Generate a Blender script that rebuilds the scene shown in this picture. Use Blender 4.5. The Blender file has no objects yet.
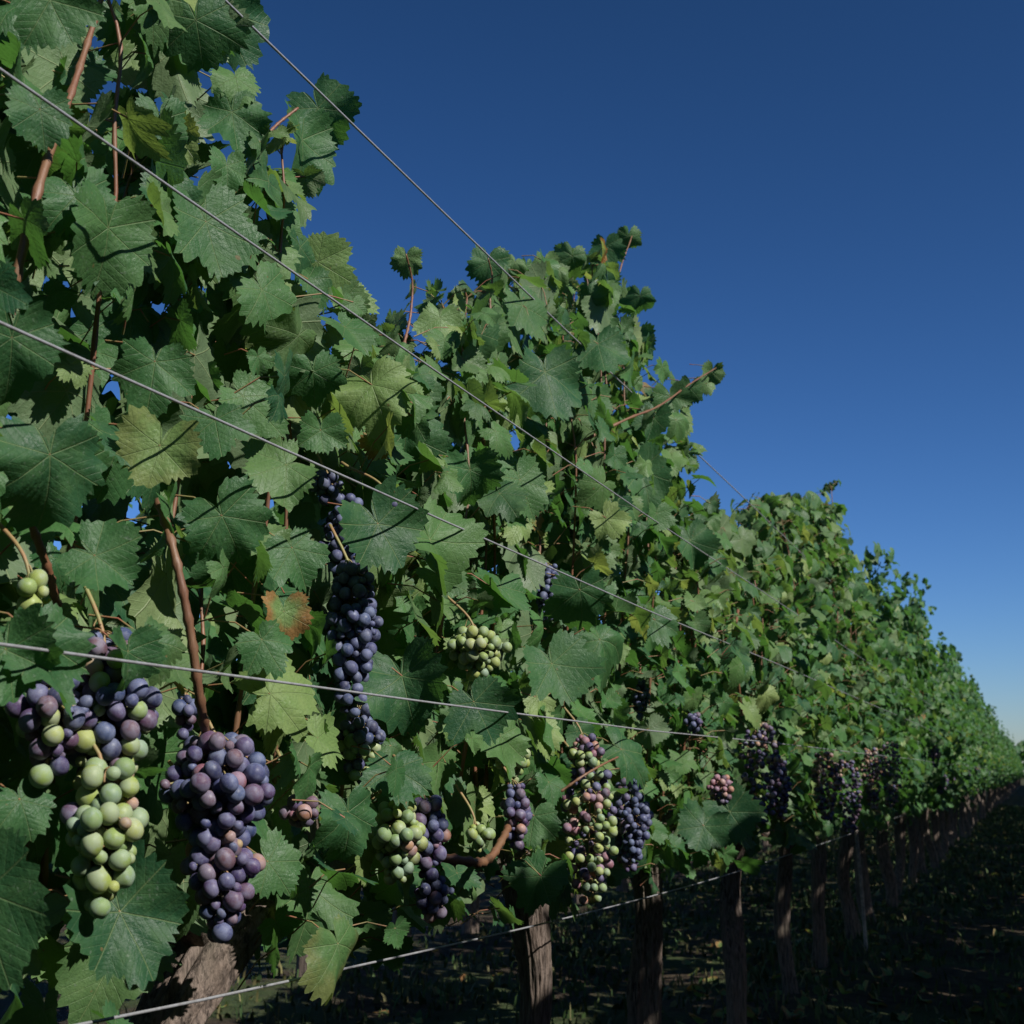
import bpy, math, random
import numpy as np
from mathutils import Vector, Matrix, noise as mnoise

random.seed(11)
rng = np.random.default_rng(11)
scene = bpy.context.scene
col = scene.collection

# ------------------------------------------------------------------ camera
EYE = 0.85
F = 1400.0
VPX, VPY = 1032.0, 774.0
pitch = math.atan((VPY - 512) / F)
psi = math.atan((VPX - 512) / F * math.cos(pitch))
cam_d = bpy.data.cameras.new('camera')
cam = bpy.data.objects.new('camera', cam_d)
col.objects.link(cam)
scene.camera = cam
cam.location = (0, 0, EYE)
fwd = Vector((-math.sin(psi) * math.cos(pitch), math.cos(psi) * math.cos(pitch), math.sin(pitch)))
cam.rotation_euler = fwd.to_track_quat('-Z', 'Y').to_euler()
cam_d.sensor_width = 36
cam_d.lens = 36 * F / 1024
cam_d.clip_start = 0.02
cam_d.clip_end = 3000
cam_d.dof.use_dof = True
cam_d.dof.focus_distance = 1.75
cam_d.dof.aperture_fstop = 16

# ------------------------------------------------------------------ light
SUN_EL = math.radians(40)
SUN_H = Vector((math.cos(math.radians(18)), -math.sin(math.radians(18)), 0))   # horizontal direction towards the sun
to_sun = SUN_H * math.cos(SUN_EL) + Vector((0, 0, math.sin(SUN_EL)))
sun_d = bpy.data.lights.new('sun', 'SUN')
sun_d.energy = 5.0
sun_d.angle = math.radians(0.5)
sun_d.color = (1.0, 0.95, 0.86)
sun = bpy.data.objects.new('sun', sun_d)
col.objects.link(sun)
sun.rotation_euler = to_sun.to_track_quat('Z', 'Y').to_euler()
world = bpy.data.worlds.new('World')
scene.world = world
world.use_nodes = True
wn = world.node_tree
bg = wn.nodes['Background']
sky = wn.nodes.new('ShaderNodeTexSky')
sky.sky_type = 'NISHITA'
sky.sun_disc = False
sky.sun_elevation = SUN_EL
sky.sun_rotation = math.atan2(SUN_H.x, SUN_H.y)
sky.altitude = 0
sky.air_density = 0.9
sky.dust_density = 0.35
sky.ozone_density = 8.0
# a deep, polarised-looking blue: the sky's own colour, capped near the sun, with more contrast between zenith and horizon
def wmix(blend, a, b):
    nd = wn.nodes.new('ShaderNodeMix')
    nd.data_type = 'RGBA'; nd.blend_type = blend
    nd.inputs[0].default_value = 1.0
    wn.links.new(a, nd.inputs[6])
    nd.inputs[7].default_value = (*b, 1)
    return nd.outputs[2]
sep = wn.nodes.new('ShaderNodeSeparateColor')
comb = wn.nodes.new('ShaderNodeCombineColor')
wn.links.new(wmix('DARKEN', sky.outputs[0], (8, 8, 8)), sep.inputs[0])
for ch_, (power, gain) in enumerate(((1.70, 0.385), (1.54, 0.40), (1.70, 0.29))):
    pw = wn.nodes.new('ShaderNodeMath'); pw.operation = 'POWER'
    wn.links.new(sep.outputs[ch_], pw.inputs[0]); pw.inputs[1].default_value = power
    ml = wn.nodes.new('ShaderNodeMath'); ml.operation = 'MULTIPLY'
    wn.links.new(pw.outputs[0], ml.inputs[0]); ml.inputs[1].default_value = gain
    wn.links.new(ml.outputs[0], comb.inputs[ch_])
wn.links.new(comb.outputs[0], bg.inputs['Color'])
bg.inputs['Strength'].default_value = 0.067
scene.view_settings.view_transform = 'Standard'
scene.view_settings.look = 'None'
scene.view_settings.exposure = 0.60
scene.view_settings.gamma = 1.0

# ------------------------------------------------------------------ camera geometry helpers
q = fwd.to_track_quat('-Z', 'Y')
RIGHT = np.array(q @ Vector((1, 0, 0)))
UPV = np.array(q @ Vector((0, 1, 0)))
FWD = np.array(fwd)
C0 = np.array((0, 0, EYE))


def at(px, py, X):
    """the point of the vertical plane x = X that the photograph shows at a pixel"""
    d = FWD * F + RIGHT * (px - 512) - UPV * (py - 512)
    return C0 + d * (X / d[0])


def to_px(P):
    v = np.asarray(P) - C0
    z = v @ FWD
    return 512 + F * (v @ RIGHT) / z, 512 - F * (v @ UPV) / z, z


# ------------------------------------------------------------------ object helpers
def link(name, me, parent=None, loc=None):
    o = bpy.data.objects.new(name, me)
    col.objects.link(o)
    if parent is not None:
        o.parent = parent
    if loc is not None:
        o.location = loc
    return o


def tag(o, label=None, cat=None, group=None, kind=None):
    if label: o['label'] = label
    if cat: o['category'] = cat
    if group: o['group'] = group
    if kind: o['kind'] = kind
    return o


def mesh_np(name, V, Fs, mat, uv=None, tint=None, mat_idx=None, smooth=True):
    """V (n,3), Fs list of arrays (m,k) of vertex indices"""
    me = bpy.data.meshes.new(name)
    V = np.asarray(V, dtype=np.float32)
    Fs = [np.asarray(f, dtype=np.int32) for f in Fs if len(f)]
    me.vertices.add(len(V))
    me.vertices.foreach_set('co', V.ravel())
    loops = np.concatenate([f.ravel() for f in Fs])
    tot = np.concatenate([np.full(len(f), f.shape[1], dtype=np.int32) for f in Fs])
    start = np.concatenate([[0], np.cumsum(tot)[:-1]]).astype(np.int32)
    me.loops.add(len(loops))
    me.loops.foreach_set('vertex_index', loops)
    me.polygons.add(len(tot))
    me.polygons.foreach_set('loop_start', start)
    if smooth:
        me.polygons.foreach_set('use_smooth', np.ones(len(tot), dtype=bool))
    if mat_idx is not None:
        me.polygons.foreach_set('material_index', np.asarray(mat_idx, dtype=np.int32))
    for m in (mat if isinstance(mat, (list, tuple)) else [mat]):
        me.materials.append(m)
    if uv is not None:
        l = me.uv_layers.new(name='UVMap')
        l.data.foreach_set('uv', np.asarray(uv, dtype=np.float32)[loops].ravel())
    if tint is not None:
        a = me.attributes.new('tint', 'FLOAT_COLOR', 'POINT')
        t = np.ones((len(V), 4), dtype=np.float32)
        t[:, :3] = tint
        a.data.foreach_set('color', t.ravel())
    me.update(calc_edges=True)
    me.validate()
    return me


def tube_np(path, radii, seg=8, cap=True):
    P = np.asarray(path, dtype=float)
    n = len(P)
    radii = np.broadcast_to(np.asarray(radii, dtype=float), (n,))
    T = np.gradient(P, axis=0)
    T /= np.linalg.norm(T, axis=1)[:, None] + 1e-12
    ref = np.array((0.0, 0.0, 1.0)) if abs(T[:, 2]).mean() < 0.8 else np.array((1.0, 0.0, 0.0))
    A = np.cross(T, ref); A /= np.linalg.norm(A, axis=1)[:, None] + 1e-12
    B = np.cross(T, A)
    th = np.linspace(0, 2 * np.pi, seg, endpoint=False)
    V = P[:, None, :] + radii[:, None, None] * (np.cos(th)[None, :, None] * A[:, None, :] + np.sin(th)[None, :, None] * B[:, None, :])
    V = V.reshape(-1, 3)
    i = np.arange(n - 1)[:, None] * seg
    j = np.arange(seg)[None, :]
    k = (j + 1) % seg
    Q = np.stack([i + j, i + k, i + seg + k, i + seg + j], -1).reshape(-1, 4)
    Ts = []
    if cap:
        V = np.vstack([V, P[0], P[-1]])
        a, b = n * seg, n * seg + 1
        jj = np.arange(seg); kk = (jj + 1) % seg
        Ts = np.concatenate([np.stack([np.full(seg, a), kk, jj], -1), np.stack([np.full(seg, b), (n - 1) * seg + jj, (n - 1) * seg + kk], -1)])
    return V, Q, Ts


def smooth_path(pts, n):
    P = np.asarray(pts, dtype=float)
    d = np.concatenate([[0], np.cumsum(np.linalg.norm(np.diff(P, axis=0), axis=1))])
    # catmull-rom by small cubic hermite
    m = np.gradient(P, d, axis=0)
    s = np.linspace(0, d[-1], n)
    k = np.clip(np.searchsorted(d, s, side='right') - 1, 0, len(d) - 2)
    h = (d[k + 1] - d[k])[:, None]
    t = ((s - d[k])[:, None]) / h
    return (2*t**3 - 3*t**2 + 1) * P[k] + (t**3 - 2*t**2 + t) * h * m[k] + (-2*t**3 + 3*t**2) * P[k+1] + (t**3 - t**2) * h * m[k+1]


# ------------------------------------------------------------------ node helper
class NT:
    def __init__(s, name):
        s.m = bpy.data.materials.new(name)
        s.m.use_nodes = True
        s.t = s.m.node_tree
        s.t.nodes.clear()
        s.out = s.t.nodes.new('ShaderNodeOutputMaterial')

    def n(s, typ, **kw):
        nd = s.t.nodes.new(typ)
        for k, v in kw.items():
            if k.startswith('i_'):
                key = k[2:]
                nd.inputs[int(key) if key.isdigit() else key.replace('_', ' ')].default_value = v
            else:
                setattr(nd, k, v)
        return nd

    def l(s, a, b):
        s.t.links.new(a, b)

    def math(s, op, a, b=None, c=None):
        nd = s.t.nodes.new('ShaderNodeMath'); nd.operation = op
        for i, v in enumerate((a, b, c)):
            if v is None: continue
            if isinstance(v, (int, float)): nd.inputs[i].default_value = v
            else: s.l(v, nd.inputs[i])
        return nd.outputs[0]

    def mapr(s, v, a, b, c, d, smooth=True):
        nd = s.t.nodes.new('ShaderNodeMapRange')
        nd.interpolation_type = 'SMOOTHSTEP' if smooth else 'LINEAR'
        s.l(v, nd.inputs[0])
        for i, x in zip((1, 2, 3, 4), (a, b, c, d)): nd.inputs[i].default_value = x
        return nd.outputs[0]

    def mix(s, f, a, b):
        nd = s.t.nodes.new('ShaderNodeMix'); nd.data_type = 'RGBA'
        for sock, v in ((nd.inputs[0], f), (nd.inputs[6], a), (nd.inputs[7], b)):
            if isinstance(v, (int, float)): sock.default_value = v
            elif isinstance(v, tuple): sock.default_value = (*v, 1)
            else: s.l(v, sock)
        return nd.outputs[2]

    def noise(s, scale, detail=4, rough=0.6, vec=None):
        nd = s.t.nodes.new('ShaderNodeTexNoise')
        nd.inputs['Scale'].default_value = scale
        nd.inputs['Detail'].default_value = detail
        nd.inputs['Roughness'].default_value = rough
        if vec is not None: s.l(vec, nd.inputs['Vector'])
        return nd.outputs[0]


# ------------------------------------------------------------------ materials
def leaf_material():
    T = NT('vine_leaf')
    uv = T.n('ShaderNodeUVMap')
    sx = T.n('ShaderNodeSeparateXYZ'); T.l(uv.outputs[0], sx.inputs[0])
    u, v = sx.outputs[0], sx.outputs[1]
    th = T.math('ARCTAN2', u, v)
    r = T.math('SQRT', T.math('ADD', T.math('MULTIPLY', u, u), T.math('MULTIPLY', v, v)))
    ph = T.math('WRAP', th, 0.48, -0.48)
    p = T.math('ABSOLUTE', T.math('MULTIPLY', r, T.math('SINE', ph)))
    t = T.math('MULTIPLY', r, T.math('COSINE', ph))
    main = T.mapr(p, 0.004, 0.015, 1.0, 0.0)
    s = T.math('SUBTRACT', T.math('MULTIPLY', t, 6.5), T.math('MULTIPLY', p, 6.0))
    pp = T.math('PINGPONG', s, 0.5)
    sec = T.math('MULTIPLY', T.mapr(pp, 0.01, 0.07, 1.0, 0.0), T.mapr(r, 0.08, 0.2, 0.0, 1.0))
    vein = T.math('MAXIMUM', main, T.math('MULTIPLY', sec, 0.24))
    at_ = T.n('ShaderNodeAttribute', attribute_name='tint')
    sc = T.n('ShaderNodeSeparateColor'); T.l(at_.outputs[0], sc.inputs[0])
    geo = T.n('ShaderNodeNewGeometry')
    n1 = T.noise(38, 3, 0.6, geo.outputs['Position'])
    n2 = T.noise(420, 3, 0.6, geo.outputs['Position'])
    base = T.mix(sc.outputs[0], (0.017, 0.066, 0.032), (0.062, 0.158, 0.046))
    base = T.mix(T.mapr(n1, 0.35, 0.75, 0.0, 0.35), base, (0.080, 0.175, 0.050))
    yel = T.mix(n1, (0.17, 0.27, 0.08), (0.29, 0.34, 0.13))
    base = T.mix(sc.outputs[1], base, yel)
    # dry, reddish-brown margins of a few old leaves, and pinhead necrotic specks
    edge = T.math('ADD', T.math('MULTIPLY', r, 0.9), T.math('MULTIPLY', n1, 0.9))
    aut = T.math('MULTIPLY', sc.outputs[2], T.mapr(edge, 0.75, 1.15, 0.0, 1.0))
    base = T.mix(aut, base, (0.30, 0.12, 0.045))
    n3 = T.noise(95, 1, 0.4, geo.outputs['Position'])
    base = T.mix(T.math('MULTIPLY', T.mapr(n3, 0.78, 0.82, 0.0, 1.0), 0.8), base, (0.16, 0.11, 0.05))
    top = T.mix(T.math('MULTIPLY', vein, 0.50), base, (0.19, 0.26, 0.11))
    top = T.mix(T.mapr(n2, 0.35, 0.7, 0.0, 0.22), top, (0.015, 0.04, 0.025))
    n4 = T.noise(230, 2, 0.5, geo.outputs['Position'])
    top = T.mix(T.math('MULTIPLY', T.mapr(n4, 0.63, 0.70, 0.0, 0.30), T.mapr(n1, 0.4, 0.6, 0.0, 1.0)), top, (0.24, 0.28, 0.24))
    und = T.mix(0.5, base, (0.17, 0.22, 0.125))
    und = T.mix(T.math('MULTIPLY', vein, 0.55), und, (0.24, 0.29, 0.15))
    c = T.mix(geo.outputs['Backfacing'], top, und)
    n5 = T.noise(160, 2, 0.5, geo.outputs['Position'])
    h = T.math('ADD', T.math('ADD', T.math('MULTIPLY', vein, -0.5), T.math('MULTIPLY', n2, 0.35)), T.math('ADD', T.math('MULTIPLY', pp, 0.14), T.math('MULTIPLY', n5, 0.55)))
    bp = T.n('ShaderNodeBump', i_Strength=0.6, i_Distance=0.0028); T.l(h, bp.inputs['Height'])
    b = T.n('ShaderNodeBsdfPrincipled')
    T.l(c, b.inputs['Base Color']); T.l(bp.outputs[0], b.inputs['Normal'])
    T.l(T.mapr(n1, 0.3, 0.7, 0.40, 0.62), b.inputs['Roughness'])
    b.inputs['Specular IOR Level'].default_value = 0.26
    tr = T.n('ShaderNodeBsdfTranslucent')
    tc = T.mix(T.math('MULTIPLY', vein, 0.5), T.mix(sc.outputs[1], (0.085, 0.225, 0.035), (0.36, 0.42, 0.08)), (0.05, 0.10, 0.02))
    tc = T.mix(aut, tc, (0.28, 0.09, 0.02))
    T.l(tc, tr.inputs[0]); T.l(bp.outputs[0], tr.inputs['Normal'])
    mx = T.n('ShaderNodeMixShader', i_0=0.37)
    T.l(b.outputs[0], mx.inputs[1]); T.l(tr.outputs[0], mx.inputs[2])
    T.l(mx.outputs[0], T.out.inputs[0])
    return T.m


def grape_material():
    T = NT('grape_skin')
    at_ = T.n('ShaderNodeAttribute', attribute_name='tint')
    tco = T.n('ShaderNodeTexCoord')
    oi = T.n('ShaderNodeObjectInfo')
    geo = T.n('ShaderNodeNewGeometry')
    n1 = T.noise(130, 3, 0.6, geo.outputs['Position'])
    n2 = T.noise(900, 2, 0.6, geo.outputs['Position'])
    c = T.mix(T.mapr(n1, 0.3, 0.72, 0.0, 0.32), at_.outputs[0], T.mix(0.35, at_.outputs[0], (0.28, 0.27, 0.33)))
    # waxy bloom, rubbed off in patches, and pale pores
    nb = T.noise(55, 3, 0.65, geo.outputs['Position'])
    c = T.mix(T.mapr(nb, 0.40, 0.60, 0.0, 0.22), c, (0.26, 0.31, 0.45))
    c = T.mix(T.mapr(n2, 0.60, 0.70, 0.0, 0.16), c, (0.32, 0.32, 0.26))
    b = T.n('ShaderNodeBsdfPrincipled')
    T.l(c, b.inputs['Base Color'])
    T.l(T.mapr(n1, 0.35, 0.65, 0.46, 0.70), b.inputs['Roughness'])
    b.inputs['Specular IOR Level'].default_value = 0.28
    b.inputs['Subsurface Weight'].default_value = 0.12
    b.inputs['Subsurface Radius'].default_value = (0.004, 0.003, 0.0015)
    b.inputs['Subsurface Scale'].default_value = 1.0
    bp = T.n('ShaderNodeBump', i_Strength=0.12, i_Distance=0.0008); T.l(n1, bp.inputs['Height'])
    T.l(bp.outputs[0], b.inputs['Normal'])
    T.l(b.outputs[0], T.out.inputs[0])
    return T.m


def bark_material():
    T = NT('old_vine_bark')
    tc = T.n('ShaderNodeTexCoord')
    mp = T.n('ShaderNodeMapping'); T.l(tc.outputs['Object'], mp.inputs[0])
    mp.inputs['Scale'].default_value = (1, 1, 0.10)
    n1 = T.noise(170, 6, 0.7, mp.outputs[0])
    n2 = T.noise(60, 4, 0.6, mp.outputs[0])
    n3 = T.noise(9, 3, 0.6, tc.outputs['Object'])
    c = T.mix(T.mapr(n1, 0.36, 0.64, 0.0, 1.0), (0.024, 0.019, 0.017), (0.19, 0.15, 0.13))
    c = T.mix(T.mapr(n2, 0.4, 0.65, 0.0, 0.6), c, (0.15, 0.115, 0.095))
    c = T.mix(T.mapr(n3, 0.45, 0.7, 0.0, 0.5), c, (0.10, 0.095, 0.07))
    bp = T.n('ShaderNodeBump', i_Strength=0.9, i_Distance=0.006)
    T.l(T.math('ADD', n1, n2), bp.inputs['Height'])
    b = T.n('ShaderNodeBsdfPrincipled', i_Roughness=0.92)
    b.inputs['Specular IOR Level'].default_value = 0.15
    T.l(c, b.inputs['Base Color']); T.l(bp.outputs[0], b.inputs['Normal'])
    T.l(b.outputs[0], T.out.inputs[0])
    return T.m


def cane_material():
    T = NT('cane_bark')
    tc = T.n('ShaderNodeTexCoord')
    mp = T.n('ShaderNodeMapping'); T.l(tc.outputs['Object'], mp.inputs[0])
    mp.inputs['Scale'].default_value = (1, 1, 0.12)
    n1 = T.noise(500, 4, 0.6, mp.outputs[0])
    n2 = T.noise(14, 3, 0.6, tc.outputs['Object'])
    oi = T.n('ShaderNodeObjectInfo')
    c = T.mix(n1, (0.085, 0.030, 0.017), (0.21, 0.080, 0.038))
    c = T.mix(T.math('MULTIPLY', oi.outputs['Random'], 0.55), c, T.mix(n1, (0.045, 0.026, 0.018), (0.13, 0.075, 0.045)))
    c = T.mix(T.mapr(n2, 0.35, 0.7, 0.0, 0.55), c, (0.14, 0.085, 0.04))
    bp = T.n('ShaderNodeBump', i_Strength=0.4, i_Distance=0.001); T.l(n1, bp.inputs['Height'])
    b = T.n('ShaderNodeBsdfPrincipled', i_Roughness=0.55)
    T.l(c, b.inputs['Base Color']); T.l(bp.outputs[0], b.inputs['Normal'])
    T.l(b.outputs[0], T.out.inputs[0])
    return T.m


def stalk_material(name, a, bcol):
    T = NT(name)
    tc = T.n('ShaderNodeTexCoord')
    n1 = T.noise(60, 3, 0.6, tc.outputs['Object'])
    b = T.n('ShaderNodeBsdfPrincipled', i_Roughness=0.6)
    T.l(T.mix(T.mapr(n1, 0.35, 0.65, 0, 1), a, bcol), b.inputs['Base Color'])
    T.l(b.outputs[0], T.out.inputs[0])
    return T.m


def wire_material():
    T = NT('galvanised_wire')
    tc = T.n('ShaderNodeTexCoord')
    n1 = T.noise(120, 4, 0.65, tc.outputs['Object'])
    b = T.n('ShaderNodeBsdfPrincipled', i_Metallic=0.4)
    T.l(T.mix(T.mapr(n1, 0.35, 0.7, 0, 1), (0.33, 0.34, 0.37), (0.20, 0.20, 0.21)), b.inputs['Base Color'])
    T.l(T.mapr(n1, 0.3, 0.7, 0.38, 0.62), b.inputs['Roughness'])
    T.l(b.outputs[0], T.out.inputs[0])
    return T.m


def ground_material():
    T = NT('vineyard_soil')
    geo = T.n('ShaderNodeNewGeometry')
    P = geo.outputs['Position']
    n1 = T.noise(1.3, 5, 0.6, P)
    n2 = T.noise(14, 5, 0.65, P)
    n3 = T.noise(70, 4, 0.65, P)
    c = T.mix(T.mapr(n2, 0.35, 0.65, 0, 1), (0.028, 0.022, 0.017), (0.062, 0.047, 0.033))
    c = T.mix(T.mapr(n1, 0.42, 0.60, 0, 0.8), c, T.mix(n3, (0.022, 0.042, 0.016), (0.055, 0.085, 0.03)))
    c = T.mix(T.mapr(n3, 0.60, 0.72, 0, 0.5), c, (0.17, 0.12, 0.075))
    bp = T.n('ShaderNodeBump', i_Strength=0.8, i_Distance=0.03); T.l(T.math('ADD', n2, n3), bp.inputs['Height'])
    b = T.n('ShaderNodeBsdfPrincipled', i_Roughness=0.95)
    b.inputs['Specular IOR Level'].default_value = 0.1
    T.l(c, b.inputs['Base Color']); T.l(bp.outputs[0], b.inputs['Normal'])
    T.l(b.outputs[0], T.out.inputs[0])
    return T.m


def blade_material():
    T = NT('grass_blade')
    at_ = T.n('ShaderNodeAttribute', attribute_name='tint')
    geo = T.n('ShaderNodeNewGeometry')
    n1 = T.noise(3, 3, 0.6, geo.outputs['Position'])
    b = T.n('ShaderNodeBsdfPrincipled', i_Roughness=0.7)
    b.inputs['Specular IOR Level'].default_value = 0.2
    T.l(T.mix(T.mapr(n1, 0.4, 0.7, 0, 0.4), at_.outputs[0], (0.10, 0.10, 0.03)), b.inputs['Base Color'])
    T.l(b.outputs[0], T.out.inputs[0])
    return T.m


M_LEAF = leaf_material()
M_GRAPE = grape_material()
M_BARK = bark_material()
M_CANE = cane_material()
M_PET = stalk_material('leaf_stalk', (0.19, 0.065, 0.04), (0.15, 0.14, 0.05))
M_RACH = stalk_material('bunch_stalk', (0.17, 0.17, 0.06), (0.22, 0.13, 0.06))
M_WIRE = wire_material()
M_GROUND = ground_material()
M_BLADE = blade_material()
M_STAKE = stalk_material('weathered_stake', (0.12, 0.10, 0.085), (0.24, 0.20, 0.17))


# ------------------------------------------------------------------ leaves
def leaf_outline(th, rg, teeth):
    """radius of a grape leaf blade at angle th from the tip (junction of the stalk at the origin)"""
    a = np.abs(th)
    cen = [0.0, 0.98, 1.92]
    hgt = [1.0 + rg.uniform(-.08, .08), 0.90 + rg.uniform(-.07, .07), 0.70 + rg.uniform(-.08, .06)]
    wid = [0.60, 0.58, 0.64]
    depth = rg.uniform(0.60, 0.88)
    R = np.full_like(th, 0.0)
    for c, h, w in zip(cen, hgt, wid):
        x = np.clip(np.abs(a - c) / w, 0, 1.6)
        R = np.maximum(R, h * (depth + (1 - depth) * np.cos(np.clip(x, 0, 1) * np.pi / 2) ** 0.8) * (1 - 0.10 * np.clip(x - 1, 0, 1)))
    # sinus at the stalk
    k = np.clip((np.pi - a) / 0.62, 0, 1)
    R = R * (0.10 + 0.90 * k ** 0.75)
    if teeth:
        nt = 15 if teeth == 2 else 10
        raw = th * nt / np.pi + rg.uniform(0, 1) + 0.45 * np.sin(th * 3 + rg.uniform(0, 6)) + 0.3 * np.sin(th * 5 + rg.uniform(0, 6))
        ph = raw % 1.0
        amp = 0.5 + rg.random(64)[np.floor(raw).astype(int) % 64]
        saw = np.where(ph < 0.6, ph / 0.6, (1 - ph) / 0.4)
        R = R * (1 + (0.17 if teeth == 2 else 0.15) * amp * (saw - 0.45) * np.clip(k * 1.4, 0, 1))
    return R


def make_leaf(rg, N, rings, teeth):
    th = np.linspace(-np.pi, np.pi, N, endpoint=False) + np.pi / N
    R = leaf_outline(th, rg, teeth)
    asym = 1 + 0.09 * np.sin(th + rg.uniform(0, 6)) + 0.05 * np.sin(4 * th + rg.uniform(0, 6)) + 0.04 * np.sin(9 * th + rg.uniform(0, 6))
    R = R * asym
    rr = np.array(rings)
    X = rr[:, None] * R[None, :] * np.sin(th)[None, :]
    Y = rr[:, None] * R[None, :] * np.cos(th)[None, :]
    V2 = np.concatenate([[[0, 0]], np.stack([X, Y], -1).reshape(-1, 2)])
    x, y = V2[:, 0], V2[:, 1]
    r = np.hypot(x, y)
    t = np.arctan2(x, y)
    cup = rg.uniform(-0.45, 0.75)
    fold = rg.uniform(-0.15, 0.55)
    droop = rg.uniform(-0.15, 0.75)
    w1, w2, p1, p2 = rg.uniform(0.05, 0.19), rg.uniform(0.02, 0.08), rg.uniform(0, 6.3), rg.uniform(0, 6.3)
    ph = (t + 0.48) % 0.96 - 0.48
    puff = 0.014 * (1 - np.cos(ph / 0.48 * np.pi)) * np.clip(r, 0, 0.6)
    z = -cup * r ** 2 * 0.5 + fold * (np.sqrt(x * x + 0.03) - 0.17) * 0.7 - droop * np.clip(y, 0, None) ** 2 * 0.6 + puff
    z += w1 * np.sin(3 * t + p1) * r ** 2 + w2 * np.sin(7 * t + p2) * r ** 3
    # the blade rolls about a random axis rather than creasing
    ra = rg.uniform(0, np.pi); bend = rg.uniform(-0.55, 0.75)
    z = z - bend * (x * np.cos(ra) + y * np.sin(ra)) ** 2 * 0.5 + 0.05 * np.sin(4.2 * x + p1) * np.sin(3.8 * y + p2) * np.clip(r * 2, 0, 1)
    V = np.stack([x, y, z], -1)
    j = np.arange(N); k = (j + 1) % N
    tri = np.stack([np.zeros(N, int), 1 + k, 1 + j], -1)
    quads = []
    for i in range(len(rr) - 1):
        a, b = 1 + i * N, 1 + (i + 1) * N
        quads.append(np.stack([a + j, a + k, b + k, b + j], -1))
    quads = np.concatenate(quads) if quads else np.zeros((0, 4), int)
    # open the sinus behind the stalk: drop the wedge between the last and the first column
    tri = tri[tri[:, 2] != N]
    if len(quads):
        keep = ~(((quads[:, 0] - 1) % N) == N - 1)
        quads = quads[keep]
    return V, tri, quads, V2


LEAF_HI = [make_leaf(rng, 112, (0.26, 0.52, 0.78, 1.0), 2) for _ in range(24)]
LEAF_MID = [make_leaf(rng, 40, (0.5, 1.0), 1) for _ in range(14)]
LEAF_LO = [make_leaf(rng, 14, (1.0,), 0) for _ in range(8)]


def rand_tint(rg, n, yellow=0.06, autumn=0.02):
    t = np.zeros((n, 3))
    t[:, 0] = rg.beta(0.9, 1.2, n)
    yy = rg.random(n)
    t[:, 1] = np.where(yy < yellow, rg.uniform(0.35, 0.9, n), np.where(yy < yellow * 5, rg.uniform(0.05, 0.32, n), 0))
    t[:, 2] = np.where(rg.random(n) < autumn, rg.uniform(0.5, 1, n), 0)
    return t


def frames(nrm, tip):
    nrm = nrm / (np.linalg.norm(nrm, axis=1)[:, None] + 1e-9)
    tip = tip - (tip * nrm).sum(1)[:, None] * nrm
    tip = tip / (np.linalg.norm(tip, axis=1)[:, None] + 1e-9)
    xx = np.cross(tip, nrm)
    return np.stack([xx, tip, nrm], -1)


def foliage_mesh(name, pos, nrm, tip, size, tint, lib, base, stalk_from=None, rg=rng):
    """every leaf blade of one plant, with its stalk, as one mesh"""
    n = len(pos)
    Rm = frames(nrm, tip)
    libs = lib if isinstance(lib[0], list) else [lib] * n
    which = [int(rg.integers(0, len(L))) for L in libs]
    squash = np.stack([rg.uniform(0.86, 1.1, n), rg.uniform(0.9, 1.1, n), rg.uniform(0.6, 1.75, n)], -1)
    Vs, Ts, Qs, UVs, Ti, mi_t, mi_q = [], [], [], [], [], [], []
    off = 0
    for i in range(n):
        V, tri, quad, uv = libs[i][which[i]]
        W = (V * squash[i] * size[i]) @ Rm[i].T + pos[i] - base
        Vs.append(W); UVs.append(uv); Ti.append(np.broadcast_to(tint[i], (len(V), 3)))
        Ts.append(tri + off); mi_t.append(np.zeros(len(tri), int))
        if len(quad):
            Qs.append(quad + off); mi_q.append(np.zeros(len(quad), int))
        off += len(V)
    if stalk_from is not None:
        for i in range(n):
            a, b = stalk_from[i], pos[i]
            mid = (a + b) / 2 + np.array((0, 0, 0.008))
            P = np.stack([a, mid, b]) - base
            V, Qd, _ = tube_np(P, [0.0011, 0.0009, 0.0010], 4, cap=False)
            Vs.append(V); UVs.append(np.zeros((len(V), 2))); Ti.append(np.zeros((len(V), 3)))
            Qs.append(Qd + off); mi_q.append(np.ones(len(Qd), int))
            off += len(V)
    faces, mi = [np.concatenate(Ts)], [np.concatenate(mi_t)]
    if Qs:
        faces.append(np.concatenate(Qs)); mi.append(np.concatenate(mi_q))
    return mesh_np(name, np.concatenate(Vs), faces, [M_LEAF, M_PET], np.concatenate(UVs), np.concatenate(Ti), np.concatenate(mi))


# ------------------------------------------------------------------ the row
ROW_X = -0.916
SPACING = 1.0
CORDON = 0.71
H_Y = [-2, 0.3, 1.02, 1.30, 1.42, 1.54, 1.70, 1.95, 2.2, 2.5, 2.96, 3.15, 3.5, 3.8, 4.4, 5.1, 6.3, 6.9, 7.4, 8.4, 9.5, 10.5, 11.1, 12, 40]
H_Z = [1.9, 1.9, 1.9, 1.74, 1.60, 1.50, 1.45, 1.50, 1.68, 1.84, 2.02, 1.94, 1.72, 1.56, 1.62, 1.84, 2.08, 2.22, 1.98, 1.88, 1.8, 1.9, 2.2, 1.95, 1.95]


def top_of(y):
    return np.interp(y, H_Y, H_Z) + 0.06


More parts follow.
